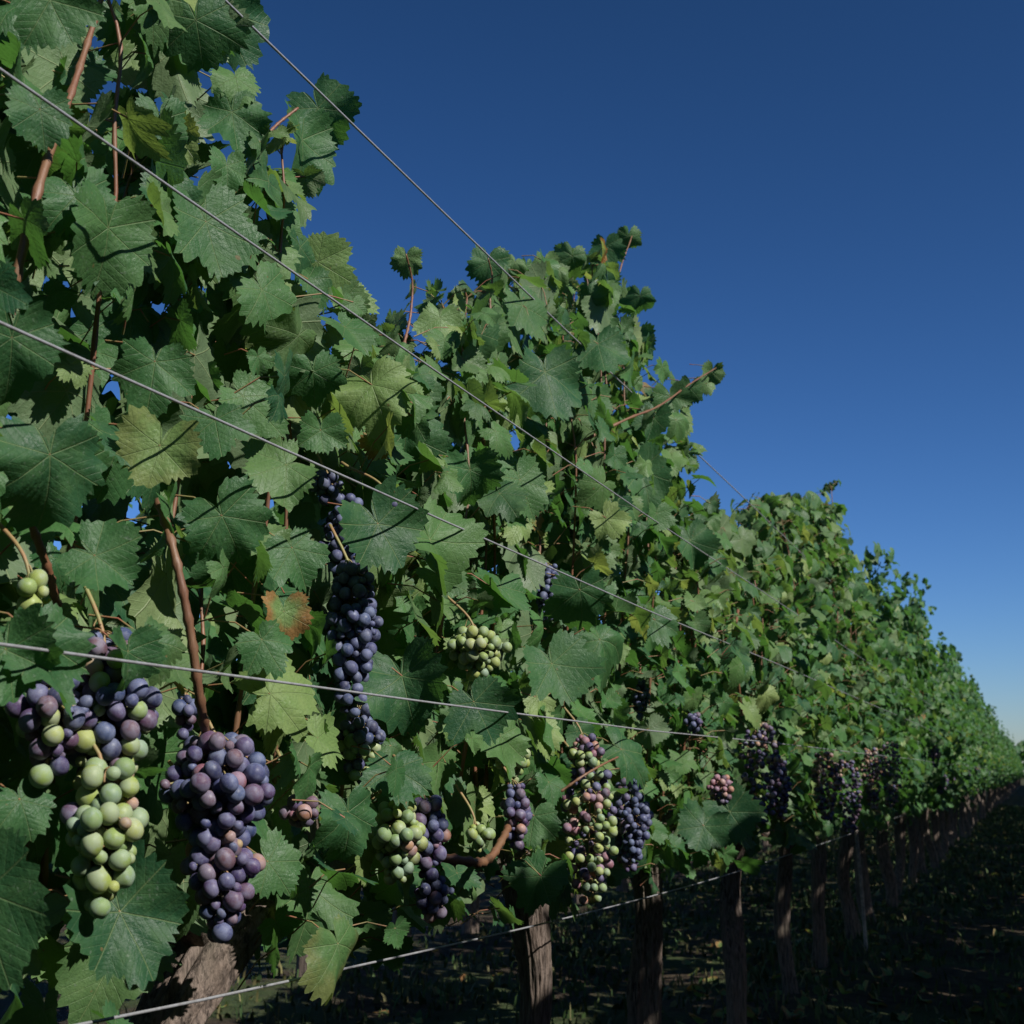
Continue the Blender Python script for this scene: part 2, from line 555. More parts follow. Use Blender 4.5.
# bunches: pixel centre, half-width, half-height in the photo, plane x, palette, berry radius (m)
PAL = {
    'green': [(0.16, 0.225, 0.06), (0.23, 0.265, 0.075), (0.135, 0.205, 0.075), (0.19, 0.24, 0.055)],
    'blue': [(0.022, 0.036, 0.095), (0.034, 0.040, 0.105), (0.022, 0.026, 0.068)],
    'purple': [(0.048, 0.026, 0.078), (0.068, 0.034, 0.068), (0.034, 0.026, 0.080), (0.085, 0.044, 0.060)],
    'pink': [(0.21, 0.085, 0.095), (0.26, 0.13, 0.085), (0.16, 0.065, 0.085)],
    'tan': [(0.27, 0.155, 0.085), (0.24, 0.17, 0.09), (0.20, 0.10, 0.06)],
}
#  px, py, hw, hh, X, mix (top -> bottom list of palettes with weights), radius, individually modelled berries
BUNCHES = [
    (104, 722, 56, 92, -0.735, [('blue', 6), ('purple', 4), ('green', 1.5)], [('green', 5), ('purple', 3), ('tan', 0.6)], 0.0088, True, 'mixed'),
    (50, 722, 38, 62, -0.745, [('blue', 4), ('purple', 2)], [('green', 4), ('purple', 3)], 0.0088, True, 'mixed'),
    (104, 838, 44, 78, -0.705, [('green', 8), ('tan', 1), ('purple', 1)], [('green', 9), ('pink', 1)], 0.0092, True, 'green'),
    (218, 800, 56, 66, -0.715, [('purple', 8), ('blue', 4), ('tan', 0.6), ('pink', 1)], [('purple', 5), ('blue', 4), ('tan', 0.4)], 0.0088, True, 'purple'),
    (222, 880, 38, 62, -0.705, [('purple', 6), ('blue', 2), ('tan', 1)], [('purple', 6), ('blue', 3)], 0.0086, True, 'purple'),
    (32, 594, 20, 26, -0.72, [('green', 1)], [('green', 1)], 0.0085, True, 'green'),
    (352, 640, 30, 78, -0.765, [('blue', 8), ('purple', 1)], [('blue', 6), ('green', 2), ('pink', 2)], 0.0078, True, 'blue'),
    (345, 555, 26, 60, -0.80, [('blue', 1)], [('blue', 1)], 0.0078, True, 'blue'),
    (477, 653, 31, 27, -0.72, [('green', 1)], [('green', 1)], 0.0080, True, 'green'),
    (398, 842, 31, 42, -0.735, [('green', 1)], [('green', 8), ('tan', 1)], 0.0085, True, 'green'),
    (428, 838, 24, 42, -0.72, [('purple', 3), ('blue', 2)], [('purple', 3), ('pink', 1)], 0.0085, True, 'purple'),
    (433, 897, 22, 26, -0.73, [('blue', 2), ('purple', 1)], [('blue', 2), ('purple', 1), ('tan', 1)], 0.0080, True, 'blue'),
    (478, 838, 15, 18, -0.745, [('green', 1)], [('green', 1)], 0.0085, True, 'green'),
    (516, 818, 17, 36, -0.725, [('purple', 2), ('blue', 2)], [('purple', 2), ('pink', 1)], 0.0080, True, 'purple'),
    (512, 760, 20, 24, -0.74, [('green', 1)], [('green', 1)], 0.0080, True, 'green'),
    (585, 757, 18, 24, -0.73, [('pink', 2), ('purple', 2)], [('purple', 1), ('green', 2)], 0.0078, True, 'pink'),
    (590, 835, 34, 66, -0.72, [('green', 2), ('purple', 1), ('pink', 1)], [('green', 5), ('pink', 2), ('purple', 2)], 0.0078, True, 'mixed'),
    (630, 826, 23, 46, -0.74, [('purple', 2), ('blue', 3)], [('blue', 3), ('purple', 2)], 0.0075, True, 'blue'),
    (392, 508, 11, 12, -0.70, [('purple', 1)], [('purple', 1), ('pink', 1)], 0.0075, True, 'purple'),
    (326, 487, 18, 20, -0.80, [('blue', 1)], [('blue', 1)], 0.0080, True, 'blue'),
    (547, 592, 18, 30, -0.80, [('blue', 1)], [('blue', 1)], 0.0078, True, 'blue'),
    (186, 716, 18, 26, -0.75, [('blue', 1)], [('purple', 1)], 0.0085, True, 'blue'),
    (302, 814, 22, 18, -0.755, [('pink', 2), ('purple', 1)], [('pink', 1), ('purple', 2)], 0.0078, True, 'pink'),
    (360, 745, 26, 40, -0.80, [('blue', 1)], [('green', 2), ('blue', 1)], 0.0080, True, 'blue'),
    (694, 724, 11, 12, -0.68, [('purple', 1)], [('blue', 1)], 0.0075, False, 'purple'),
    (762, 772, 24, 50, -0.70, [('tan', 2), ('purple', 3)], [('purple', 3), ('blue', 1), ('green', 1)], 0.0078, False, 'purple'),
    (722, 792, 15, 18, -0.69, [('pink', 1)], [('purple', 1)], 0.0078, False, 'pink'),
    (826, 786, 16, 34, -0.68, [('tan', 5), ('purple', 2)], [('purple', 3), ('tan', 2)], 0.0078, False, 'tan'),
    (848, 796, 16, 36, -0.68, [('tan', 1), ('purple', 3)], [('purple', 3), ('green', 1)], 0.0078, False, 'purple'),
    (872, 778, 12, 30, -0.67, [('tan', 5), ('purple', 2)], [('purple', 3), ('tan', 2)], 0.0078, False, 'tan'),
    (780, 790, 12, 30, -0.70, [('purple', 1)], [('purple', 3), ('tan', 2)], 0.0078, False, 'purple'),
    (890, 774, 15, 32, -0.67, [('tan', 4), ('purple', 3)], [('purple', 3), ('green', 1), ('tan', 2)], 0.0080, False, 'purple'),
    (640, 700, 12, 22, -0.80, [('blue', 1)], [('blue', 1)], 0.0075, False, 'blue'),
]
BUN = []
for b in BUNCHES:
    c = at(b[0], b[1], b[4] - 0.02)
    mpp = (c - C0) @ FWD / F
    BUN.append((c, b[2] * mpp * 1.14, b[3] * mpp * 1.03, b))

# hero leaves: stalk junction px,py, half length px, direction of tip in the photo (deg, 90 = down), tilt right, tilt up, plane x, tint
HERO = [
    (50, 455, 74, 84, 0.25, 0.35, -0.70, (0.15, 0, 0)), (155, 362, 58, 100, 0.3, 0.3, -0.73, (0.5, 0, 0)),
    (222, 516, 56, 62, 0.2, 0.4, -0.72, (0.35, 0, 0)), (95, 556, 56, 28, -0.2, 0.5, -0.71, (0.45, 0, 0)),
    (160, 446, 54, 106, 0.2, 0.35, -0.70, (0.9, 0.50, 0.12)), (292, 548, 44, 68, 0.2, 0.4, -0.73, (0.5, 0, 0)),
    (120, 912, 84, 68, 0.35, 0.1, -0.70, (0.1, 0, 0)), (-16, 892, 92, 72, 0.1, 0.15, -0.69, (0.25, 0, 0)),
    (270, 694, 64, -18, 0.6, 0.8, -0.73, (0.9, 0.62, 0)), (318, 738, 40, -5, 0.5, 0.8, -0.745, (0.9, 0.5, 0)),
    (402, 676, 60, 76, 0.0, 0.25, -0.71, (0.15, 0, 0)), (474, 702, 48, 64, 0.3, 0.2, -0.70, (0.05, 0, 0)),
    (394, 768, 46, 92, 0.0, 0.3, -0.72, (0.2, 0, 0)), (378, 524, 62, 62, 0.2, 0.25, -0.70, (0.15, 0, 0)),
    (430, 540, 66, 58, 1.4, 0.5, -0.69, (0.8, 0.12, 0)), (405, 432, 52, 84, 0.3, 0.3, -0.73, (0.3, 0, 0)),
    (545, 372, 54, 86, 0.3, 0.4, -0.75, (0.15, 0, 0)), (598, 344, 44, 84, 0.3, 0.4, -0.75, (0.3, 0, 0)),
    (372, 385, 50, 70, -0.5, 0.6, -0.73, (0.9, 0.55, 0)), (606, 518, 30, 60, 0.3, 0.8, -0.70, (0.9, 0.75, 0)),
    (313, 372, 42, 85, 0.2, 0.3, -0.74, (0.5, 0, 0)), (76, 196, 60, 70, 0.1, 0.5, -0.74, (0.4, 0, 0)),
    (108, 228, 68, 92, 1.4, 0.1, -0.72, (0.6, 0.05, 0)), (318, 108, 46, 62, 0.5, -0.2, -0.85, (0.2, 0, 0)),
    (302, 140, 58, 78, 1.5, 0.0, -0.84, (0.5, 0, 0)), (206, 222, 62, 76, 0.3, 0.4, -0.76, (0.5, 0, 0)),
    (262, 290, 56, 60, 0.3, 0.6, -0.78, (0.6, 0.05, 0)), (318, 262, 46, 30, 0.2, 0.6, -0.8, (0.9, 0.45, 0)),
    (40, 110, 44, 80, 0.4, 0.4, -0.74, (0.3, 0, 0)), (160, 120, 44, 85, 0.5, 0.3, -0.80, (0.4, 0, 0)), (164, 190, 40, 70, 0.6, 0.2, -0.79, (0.2, 0, 0)), (128, 118, 44, 66, -0.9, 0.5, -0.74, (0.8, 0.45, 0)), (12, 338, 60, 86, 0.3, 0.3, -0.70, (0.3, 0, 0)),
    (541, 876, 46, 112, -0.2, 0.3, -0.70, (0.3, 0, 0)), (534, 816, 36, 98, 0.4, 0.3, -0.70, (0.5, 0.05, 0)),
    (622, 750, 42, 42, 0.5, 0.3, -0.68, (0.3, 0, 0)), (730, 812, 42, 58, 0.2, 0.2, -0.66, (0.1, 0, 0)),
    (704, 826, 34, 110, 0.2, 0.2, -0.67, (0.2, 0, 0)), (348, 812, 46, 84, 0.9, 0.2, -0.72, (0.3, 0, 0)),
    (268, 862, 46, 52, 0.3, 0.3, -0.73, (0.5, 0.05, 0)), (338, 944, 60, 72, 1.2, 0.2, -0.70, (0.6, 0.15, 0.2)),
    (552, 664, 52, 72, 0.2, 0.4, -0.70, (0.4, 0, 0)), (148, 640, 52, 68, 0.2, 0.4, -0.70, (0.5, 0, 0.08)),
    (128, 652, 52, 88, 1.8, 0.1, -0.69, (0.3, 0, 0)), (6, 650, 62, 84, 0.2, 0.3, -0.69, (0.45, 0, 0)),
    (284, 612, 36, 92, 0.4, 0.4, -0.73, (0.8, 0.45, 0.75)), (40, 640, 70, 80, 1.9, 0.2, -0.68, (0.3, 0, 0)),
    (232, 112, 48, 84, 0.2, 0.5, -0.80, (0.4, 0, 0)), (196, 20, 60, 78, 0.3, 0.4, -0.78, (0.3, 0, 0)),
    (222, 10, 60, 60, 0.6, -0.1, -0.86, (0.15, 0, 0)), (50, 0, 70, 60, 0.2, 0.5, -0.72, (0.5, 0, 0)),
    (500, 736, 40, 100, 1.0, 0.4, -0.71, (0.7, 0.15, 0)), (262, 640, 40, 60, 0.4, 0.5, -0.72, (0.5, 0, 0)),
    (215, 420, 46, 80, 0.2, 0.5, -0.74, (0.4, 0, 0)), (470, 470, 40, 80, 0.3, 0.4, -0.72, (0.4, 0, 0)),
    (520, 480, 40, 70, 0.4, 0.4, -0.72, (0.6, 0.05, 0)), (580, 590, 44, 84, 0.3, 0.3, -0.70, (0.3, 0, 0)),
    (640, 470, 44, 80, 0.2, 0.4, -0.72, (0.4, 0, 0)), (690, 540, 36, 80, 0.3, 0.4, -0.70, (0.3, 0, 0)),
    (600, 640, 40, 70, 0.4, 0.4, -0.70, (0.5, 0, 0)), (655, 620, 34, 80, 0.2, 0.4, -0.69, (0.4, 0, 0)),
    (20, 800, 44, 75, 0.3, 0.4, -0.75, (0.4, 0, 0)), (88, 915, 40, 60, 0.2, 0.6, -0.73, (0.9, 0.3, 0)),
    (690, 388, 24, 95, 0.2, 0.2, -0.70, (0.4, 0.05, 0)), (670, 396, 26, 80, 0.3, 0.3, -0.71, (0.4, 0.1, 0)), (712, 372, 20, 90, 0.4, 0.1, -0.69, (0.5, 0.25, 0)),
    (654, 418, 28, 100, 0.2, 0.3, -0.72, (0.3, 0, 0)), (676, 420, 20, 60, 0.8, 0.4, -0.71, (0.7, 0.1, 0)), (706, 384, 16, 140, 0.2, 0.6, -0.69, (0.7, 0.3, 0)),
    (628, 236, 22, 95, 0.3, 0.1, -0.88, (0.4, 0.1, 0)), (606, 246, 26, 85, 0.3, 0.1, -0.88, (0.3, 0, 0)), (572, 256, 30, 100, 0.2, 0.1, -0.86, (0.3, 0.1, 0)),
    (545, 262, 26, 80, 0.3, 0.2, -0.88, (0.6, 0.3, 0)), (488, 262, 30, 95, 0.3, 0.1, -0.88, (0.3, 0, 0)), (515, 262, 20, 110, 0.2, 0.3, -0.88, (0.5, 0.2, 0)),
    (640, 296, 28, 92, 0.3, 0.1, -0.86, (0.3, 0, 0)), (638, 340, 28, 86, 0.3, 0.2, -0.84, (0.3, 0, 0)), (600, 285, 30, 90, 0.3, 0.2, -0.85, (0.2, 0, 0)),
    (406, 258, 22, 95, 0.3, 0.1, -0.88, (0.5, 0.25, 0)), (440, 318, 34, 95, 0.3, 0.5, -0.85, (0.9, 0.35, 0)), (350, 300, 36, 80, 0.3, 0.5, -0.82, (0.9, 0.4, 0)),
]


def hero_arrays():
    pos, nrm, tip, size, tint = [], [], [], [], []
    for px, py, s, ang, tx, ty, X, ti in HERO:
        P = at(px, py, X - 0.03)
        v = P - C0
        d = v @ FWD
        c = -v / np.linalg.norm(v)
        r = RIGHT; dn = -UPV
        pos.append(P)
        nrm.append(c + tx * r - ty * dn + rng.normal(0, 0.22, 3))
        a = math.radians(ang)
        tip.append(math.cos(a) * r + math.sin(a) * dn)
        size.append(s * d / F * 0.90)
        tint.append(ti)
    return [np.array(x) for x in (pos, nrm, tip, size, tint)]


HP, HN, HT, HS, HC = hero_arrays()


def gen_leaves(y0, rg, detail=1.0, heights=top_of, near=True, plume=0.12):
    """shoots and leaf placements of one vine whose trunk stands at y0; world coordinates"""
    shoots, pos, nrm, tip, size, org = [], [], [], [], [], []
    ns = int(13 * (1 if detail > 0.6 else 0.8))
    for k in range(ns):
        yb = y0 + (k + 0.5) / ns * 1.06 - 0.53 + rg.normal(0, 0.02)
        side = 1 if k % 2 else -1
        base = np.array((ROW_X + side * 0.02, yb, CORDON + 0.02))
        yt = yb + rg.normal(0, 0.10)
        H = float(heights(yt)) * 1.0
        zt = CORDON + (H - CORDON) * rg.uniform(0.82, 1.0) - 0.03
        over = rg.random() < plume
        if over: zt = H + rg.uniform(0.05, 0.34)
        bow = side * rg.uniform(0.0, 0.09)
        p1 = base + np.array((bow * 0.6, (yt - yb) * 0.3, (zt - CORDON) * 0.33))
        p2 = base + np.array((bow, (yt - yb) * 0.7, (zt - CORDON) * 0.68))
        p3 = np.array((ROW_X + bow * rg.uniform(0.3, 1.2), yt, zt))
        path = smooth_path([base, p1, p2, p3], 14)
        path += rg.normal(0, 0.0035, path.shape) * np.linspace(0, 1, 14)[:, None]
        shoots.append(path)
        L = np.linalg.norm(np.diff(path, axis=0), axis=1).sum()
        nl = max(4, int(L / 0.068))
        s = 1
        for i in range(nl):
            t = (i + 0.5) / nl
            p = path[min(13, int(t * 13.99))]
            s = -s
            az = (0.0 if s > 0 else math.pi) + rg.normal(0, 0.75)
            out = np.array((math.cos(az), math.sin(az), 0))
            pl = rg.uniform(0.04, 0.12) * (1 - 0.35 * t)
            j = p + out * pl + np.array((0, 0, rg.uniform(-0.02, 0.05)))
            pos.append(j); org.append(p)
            nrm.append(out * rg.uniform(0.3, 1.1) + np.array((0, 0, rg.uniform(0.25, 1.0))) + rg.normal(0, 0.36, 3))
            tip.append(out * 0.45 + np.array((0, 0, -0.9)) + rg.normal(0, 0.35, 3))
            sz = rg.uniform(0.033, 0.057) * (1.0 if t < 0.75 else 1.0 - 1.7 * (t - 0.75))
            size.append(sz)
        for t in (0.84, 0.90, 0.95, 0.99, 1.0, 1.0):
            p = path[min(13, int(t * 13.99))]
            az = rg.uniform(0, 2 * math.pi)
            out = np.array((math.cos(az), math.sin(az), 0))
            pos.append(p + out * rg.uniform(0.012, 0.045) + np.array((0, 0, rg.uniform(0, 0.03)))); org.append(p)
            nrm.append(out * rg.uniform(0.2, 1.0) + np.array((0, 0, rg.uniform(0.2, 1))) + rg.normal(0, 0.4, 3))
            tip.append(out * 0.5 + np.array((0, 0, -0.7)) + rg.normal(0, 0.5, 3))
            size.append(rg.uniform(0.018, 0.040))
    # old leaves deep inside the canopy
    for i in range(int(250 * detail)):
        yy_ = y0 + rg.uniform(-0.53, 0.53)
        H = float(heights(yy_))
        j = np.array((ROW_X + rg.uniform(-0.10, 0.10), yy_, CORDON - 0.02 + (H - CORDON - 0.05) * rg.random()))
        out = np.array((rg.choice((-1, 1)) * 1.0, rg.normal(0, 0.4), 0))
        pos.append(j); org.append(j + rg.normal(0, 0.02, 3))
        nrm.append(out + np.array((0, 0, rg.uniform(-0.2, 0.5))))
        tip.append(np.array((0, 0, -1.0)) + rg.normal(0, 0.5, 3))
        size.append(rg.uniform(0.055, 0.075))
    nf = int((540 if 0 < y0 < 3 else 640) * detail)
    for i in range(nf):
        y = y0 + rg.uniform(-0.53, 0.53)
        H = float(heights(y))
        z = CORDON - 0.10 + (H - CORDON + 0.05) * rg.random() ** 0.95
        s = 1 if rg.random() < 0.60 else -1
        f = (z - CORDON) / (H - CORDON)
        half = 0.20 + 0.05 * math.sin(y * 4.1 + s) + 0.03 * math.sin(z * 9 + y * 3)
        half *= 1.0 + (0.2 if y0 and y0 < 3 else 0.38) * math.cos(2 * math.pi * (y - y0))
        half *= 1.0 - 0.7 * max(0, f - 0.6) / 0.4
        x = ROW_X + s * half * rg.uniform(0.0, 1.05) ** 0.7
        out = np.array((s * 1.0, rg.normal(0, 0.5), 0))
        j = np.array((x, y, z))
        pos.append(j); org.append(j + np.array((-s * 0.05, rg.normal(0, 0.03), rg.uniform(-0.05, 0.02))))
        nrm.append(out * rg.uniform(0.3, 1.2) + np.array((0, 0, rg.uniform(-0.1, 1.0))) + rg.normal(0, 0.36, 3))
        tip.append(out * 0.35 + np.array((0, 0, -1.0)) + rg.normal(0, 0.4, 3))
        size.append(rg.uniform(0.022, 0.052))
    return shoots, np.array(pos), np.array(nrm), np.array(tip), np.array(size), np.array(org)


LOW_PX = [(-250, 1088, -0.73), (95, 1022, -0.755), (384, 960, -0.785), (554, 921, -0.81), (696, 884, -0.815), (800, 851, -0.825), (895, 818, -0.84)]


def cull(pos, size):
    """keep ordinary leaves from covering the bunches and the big leaves that hang in front, and inside the height of the canopy"""
    px, py, z = to_px(pos)
    keep = np.ones(len(pos), bool)
    reach = size * 0.75 / np.maximum(z, 0.05) * F
    for c, hw, hh, b in BUN:
        if b[4] < -0.76: k = 0.5
        else: k = 0.95
        inside = (np.abs(px - b[0]) < b[2] * k + reach * 0.55) & (py > b[1] - b[3] * k - reach * 0.9) & (py < b[1] + b[3] * k + reach * 0.1)
        keep &= ~(inside & (pos[:, 0] > b[4] - 0.04))
    for P, s in zip(HP, HS):
        d = np.linalg.norm(pos - P, axis=1)
        keep &= ~((d < s * 0.75) & (pos[:, 0] > P[0] - 0.03))
    keep &= ~((pos[:, 0] > -0.715) & (pos[:, 1] < 1.9))
    keep &= ~(z < 0.25)
    keep &= ~((px > 140) & (px < 262) & (py + reach * 0.6 > 925) & (pos[:, 0] > ROW_X - 0.05))
    # the lowest wire is strung outside the leaves of the near vines, the topmost one along their tips
    wy = np.interp(px, [p[0] for p in LOW_PX], [p[1] for p in LOW_PX])
    wx = np.interp(px, [p[0] for p in LOW_PX], [p[2] for p in LOW_PX])
    keep &= ~((np.abs(py + reach * 0.5 - wy) < reach * 0.8) & (pos[:, 0] > wx - 0.03) & (px < 720))
    ty = 0.977 * (px - 230)
    keep &= ~((np.abs(py + reach * 0.3 - ty) < reach * 0.9 + 4) & (pos[:, 0] > -0.85) & (px > 200) & (px < 480))
    return keep


def trunk_mesh(rg, lean=(0, 0), top=0.70, r0=0.046, seg=44, rows=46, base_spread=1.25):
    th = np.linspace(0, 2 * np.pi, seg, endpoint=False)
    z = np.linspace(-0.03, top, rows)
    tt = z / top
    wob = rg.uniform(0.012, 0.026)
    r0 = r0 * rg.uniform(0.85, 1.1)
    cx = lean[0] * np.clip(tt, 0, 1) ** 2.4 + wob * np.sin(tt * 4.4 + rg.uniform(0, 6)) + wob * 0.5 * np.sin(tt * 9 + rg.uniform(0, 6))
    cy = lean[1] * np.clip(tt, 0, 1) ** 2.4 + wob * np.sin(tt * 3.6 + rg.uniform(0, 6)) + wob * 0.5 * np.sin(tt * 8 + rg.uniform(0, 6))
    prof = 1 + (base_spread - 1) * np.exp(-np.clip(z, 0, None) / 0.07) + 0.40 * np.exp(-((tt - 1.0) / 0.12) ** 2) + 0.11 * np.sin(tt * 9 + rg.uniform(0, 6))
    tw = rg.uniform(-1.4, 1.4)
    p = rg.uniform(0, 6, 5)
    TH = th[None, :] + tw * tt[:, None]
    g = 0.10 * np.sin(3 * TH + p[0]) + 0.06 * np.sin(5 * TH + p[1] + 2 * tt[:, None]) + 0.05 * np.sin(11 * TH + p[2]) + 0.035 * np.sin(17 * TH + p[3] + 3 * tt[:, None])
    g += rg.normal(0, 0.010, g.shape)
    if seg > 60:
        for a_ in range(rows):
            for b_ in range(seg):
                t_ = TH[a_, b_]
                v_ = mnoise.noise((4.5 * math.cos(t_), 4.5 * math.sin(t_), z[a_] * 7 + p[4])) + 0.6 * mnoise.noise((11 * math.cos(t_), 11 * math.sin(t_), z[a_] * 16))
                g[a_, b_] += 0.10 * (1 - abs(v_) * 2.2)
    R = r0 * prof[:, None] * (1 + g)
    V = np.stack([cx[:, None] + R * np.cos(th), cy[:, None] + R * np.sin(th), np.repeat(z[:, None], seg, 1)], -1).reshape(-1, 3)
    i = np.arange(rows - 1)[:, None] * seg; j = np.arange(seg)[None]; k = (j + 1) % seg
    Q = np.stack([i + j, i + k, i + seg + k, i + seg + j], -1).reshape(-1, 4)
    V = np.vstack([V, (cx[-1], cy[-1], top + 0.02)])
    jj = np.arange(seg); kk = (jj + 1) % seg
    Tt = np.stack([np.full(seg, len(V) - 1), (rows - 1) * seg + jj, (rows - 1) * seg + kk], -1)
    return mesh_np('trunk', V, [Q, Tt], M_BARK), np.array((cx[-1], cy[-1], top))


def arm_mesh(rg, a, b):
    mid = (a + b) / 2 + np.array((rg.normal(0, 0.015), 0, 0.02))
    P = smooth_path([a, mid, b], 16)
    P += rg.normal(0, 0.004, P.shape)
    V, Q, Tt = tube_np(P, np.linspace(0.026, 0.013, 16) * rg.uniform(0.85, 1.15, 16), 14)
    V = V + rg.normal(0, 0.0012, V.shape)
    return mesh_np('cordon_arm', V, [Q, Tt], M_BARK)


def cane_mesh(path, base, r=(0.0034, 0.0014)):
    path = smooth_path(path, 44)
    n = len(path)
    rad = np.linspace(r[0], r[1], n) * (1 + 0.05 * np.sin(np.arange(n) * 1.7))
    rad = rad * (1 + 0.38 * (np.arange(n) % 4 == 1))
    V, Q, Tt = tube_np(np.asarray(path) - base, rad, 8)
    return mesh_np('cane', V, [Q, Tt], M_CANE)


# ------------------------------------------------------------------ grapes
def ico(sub):
    import bmesh
    bm = bmesh.new()
    bmesh.ops.create_icosphere(bm, subdivisions=sub, radius=1)
    V = np.array([v.co[:] for v in bm.verts]); Fc = np.array([[v.index for v in f.verts] for f in bm.faces])
    bm.free()
    return V, Fc


ICO3, ICO2 = ico(4), ico(2)
GRAPE_DATA = {}


def grape_data(color, k):
    key = (color, k)
    if key not in GRAPE_DATA:
        rg = np.random.default_rng(hash(key) % 100000)
        V, Fc = ICO3
        el = (1.0, rg.uniform(0.95, 1.04), rg.uniform(0.98, 1.14))
        W = V * np.array(el)
        W = W * (1 + 0.02 * np.sin(V @ rg.normal(0, 2.0, 3) + 1))[:, None]
        GRAPE_DATA[key] = mesh_np('grape', W, [Fc], M_GRAPE, tint=np.array(color))
    return GRAPE_DATA[key]


def bunch_layout(c, hw, hh, r, rg):
    """packed berries on a tapering bunch; c is the centre"""
    cen, rad = [], []
    tries = 0
    area = hw * hh / (r * r)
    while tries < 5200 and len(cen) < 130:
        tries += 1
        t = rg.random()
        prof = (0.55 + 0.9 * t) if t < 0.35 else (0.865 + 0.135 - 0.62 * (t - 0.35) / 0.65)
        w = max(hw * prof - r * 0.8, r * 0.4)
        a = rg.uniform(0, 2 * np.pi)
        s = rg.uniform(0.45, 1.0)
        p = c + np.array((min(w, 0.06) * s * math.cos(a), w * s * math.sin(a), (hh - r) * (1 - 2 * t)))
        rr = r * rg.uniform(0.90, 1.16) if rg.random() > 0.08 else r * rg.uniform(0.5, 0.7)
        ok = True
        if cen:
            d = np.linalg.norm(np.array(cen) - p, axis=1)
            ok = np.all(d > 0.86 * (np.array(rad) + rr))
        if ok:
            cen.append(p); rad.append(rr)
    return np.array(cen), np.array(rad)


def bunch_colors(cen, c, hh, mixt, mixb, rg):
    out = []
    off = rg.uniform(0, 50)
    for p in cen:
        t = np.clip(0.5 - (p[2] - c[2]) / (2 * hh), 0, 1)
        mix = mixb if 0.5 + 0.5 * mnoise.noise((p[0] * 30 + off, p[1] * 30, p[2] * 30 + 7)) + rg.normal(0, 0.12) < t else mixt
        w = np.array([m[1] for m in mix], float)
        q_ = np.clip(0.5 + 0.85 * mnoise.noise((p[0] * 26 + off, p[1] * 26 + 3, p[2] * 26)) + rg.normal(0, 0.16), 0, 0.999)
        pal = mix[int(np.searchsorted(np.cumsum(w / w.sum()), q_))][0]
        out.append(PAL[pal][rg.integers(len(PAL[pal]))])
    return out


def rachis_mesh(cen, rad, c, hh, base, top_pt):
    Vs, Qs, Ts, off = [], [], [], 0
    main = smooth_path([top_pt, c + np.array((-0.005, 0, hh * 0.9)), c + np.array((-0.003, 0.002, 0)), c - np.array((0, 0, hh * 0.8))], 14)
    V, Q, Tt = tube_np(main - base, np.linspace(0.0022, 0.0012, 14), 7)
    Vs.append(V); Qs.append(Q); Ts.append(Tt); off += len(V)
    for p, r in zip(cen, rad):
        k = np.argmin(np.linalg.norm(main - (p + np.array((0, 0, 0.012))), axis=1))
        a = main[k]
        b = p + (a - p) / (np.linalg.norm(a - p) + 1e-9) * r * 0.9
        V, Q, _ = tube_np(np.stack([a, (a + b) / 2 + np.array((0, 0, 0.002)), b]) - base, [0.0010, 0.0008, 0.0010], 5, cap=False)
        Vs.append(V); Qs.append(Q + off); off += len(V)
    return mesh_np('grape_bunch', np.concatenate(Vs), [np.concatenate(Qs), Ts[0]], M_RACH)


def add_bunch(i, root, base, rg):
    c, hw, hh, b = BUN[i]
    r = b[7]
    cen, rad = bunch_layout(c, hw, hh, r, rg)
    cols = bunch_colors(cen, c, hh, b[5], b[6], rg)
    top_pt = np.array((min(c[0] - 0.04, ROW_X + 0.12), c[1] + 0.01, c[2] + hh + 0.05))
    if b[8]:
        o = link('grape_bunch', rachis_mesh(cen, rad, c, hh, base, top_pt), root)
        for p, rr, cl in zip(cen, rad, cols):
            g = link('grape', grape_data(cl, int(rg.integers(3))), o)
            g.location = p - base
            g.scale = (rr, rr, rr)
            g.rotation_euler = (rg.normal(0, 0.4), rg.normal(0, 0.4), rg.uniform(0, 6.28))
    else:
        o = link('grape_bunch', berries_mesh(cen - base, rad, cols, ICO2), root)
    lab = {'mixed': 'bunch half turned, with green and dark purple grapes together', 'green': 'unripe bunch of green grapes', 'purple': 'ripening bunch of dark purple grapes',
           'blue': 'ripe bunch of blue black grapes', 'pink': 'small bunch of pinkish half ripe grapes', 'tan': 'bunch of brown and purple grapes drying at the top'}[b[9]]
    o['label'] = lab
    return o


def berries_mesh(cen, rad, cols, sph):
    V, Fc = sph
    Vs = (V[None] * rad[:, None, None] + cen[:, None, :]).reshape(-1, 3)
    Fs = (Fc[None] + (np.arange(len(cen)) * len(V))[:, None, None]).reshape(-1, 3)
    tint = np.repeat(np.array(cols), len(V), 0)
    return mesh_np('grape_bunch', Vs, [Fs], M_GRAPE, tint=tint)


# ------------------------------------------------------------------ near vines, each its own
NEAR_Y = [0.52, 1.52, 2.55, 3.46, 4.62, 5.62, 6.5, 7.55]
NEAR_LABEL = {
    0: 'nearest vine, first of the row, showing only big leaves and no trunk',
    1: 'front vine with a leaning shaggy trunk under two large bunches of grapes',
    2: 'vine behind the front one, green bunches and a bare orange arm near its trunk',
    3: 'vine with mixed green, pink and purple bunches and the tall shoots against the sky',
    4: 'vine on a thick dark trunk with a large purple bunch above it',
    5: 'vine on a slim dark trunk just past the thick trunk with the purple bunch',
    6: 'vine with a brown and purple drying bunch, next before the thin leaning stake',
    7: 'vine just past the thin leaning stake, with a dense brownish purple bunch',
}
LEAN = {1: (0.0, 0.34), 2: (0.01, -0.02), 4: (0.0, 0.05), 5: (0.02, -0.05)}
ROW_GROUP = 'grape vines of the row'
near_roots = []
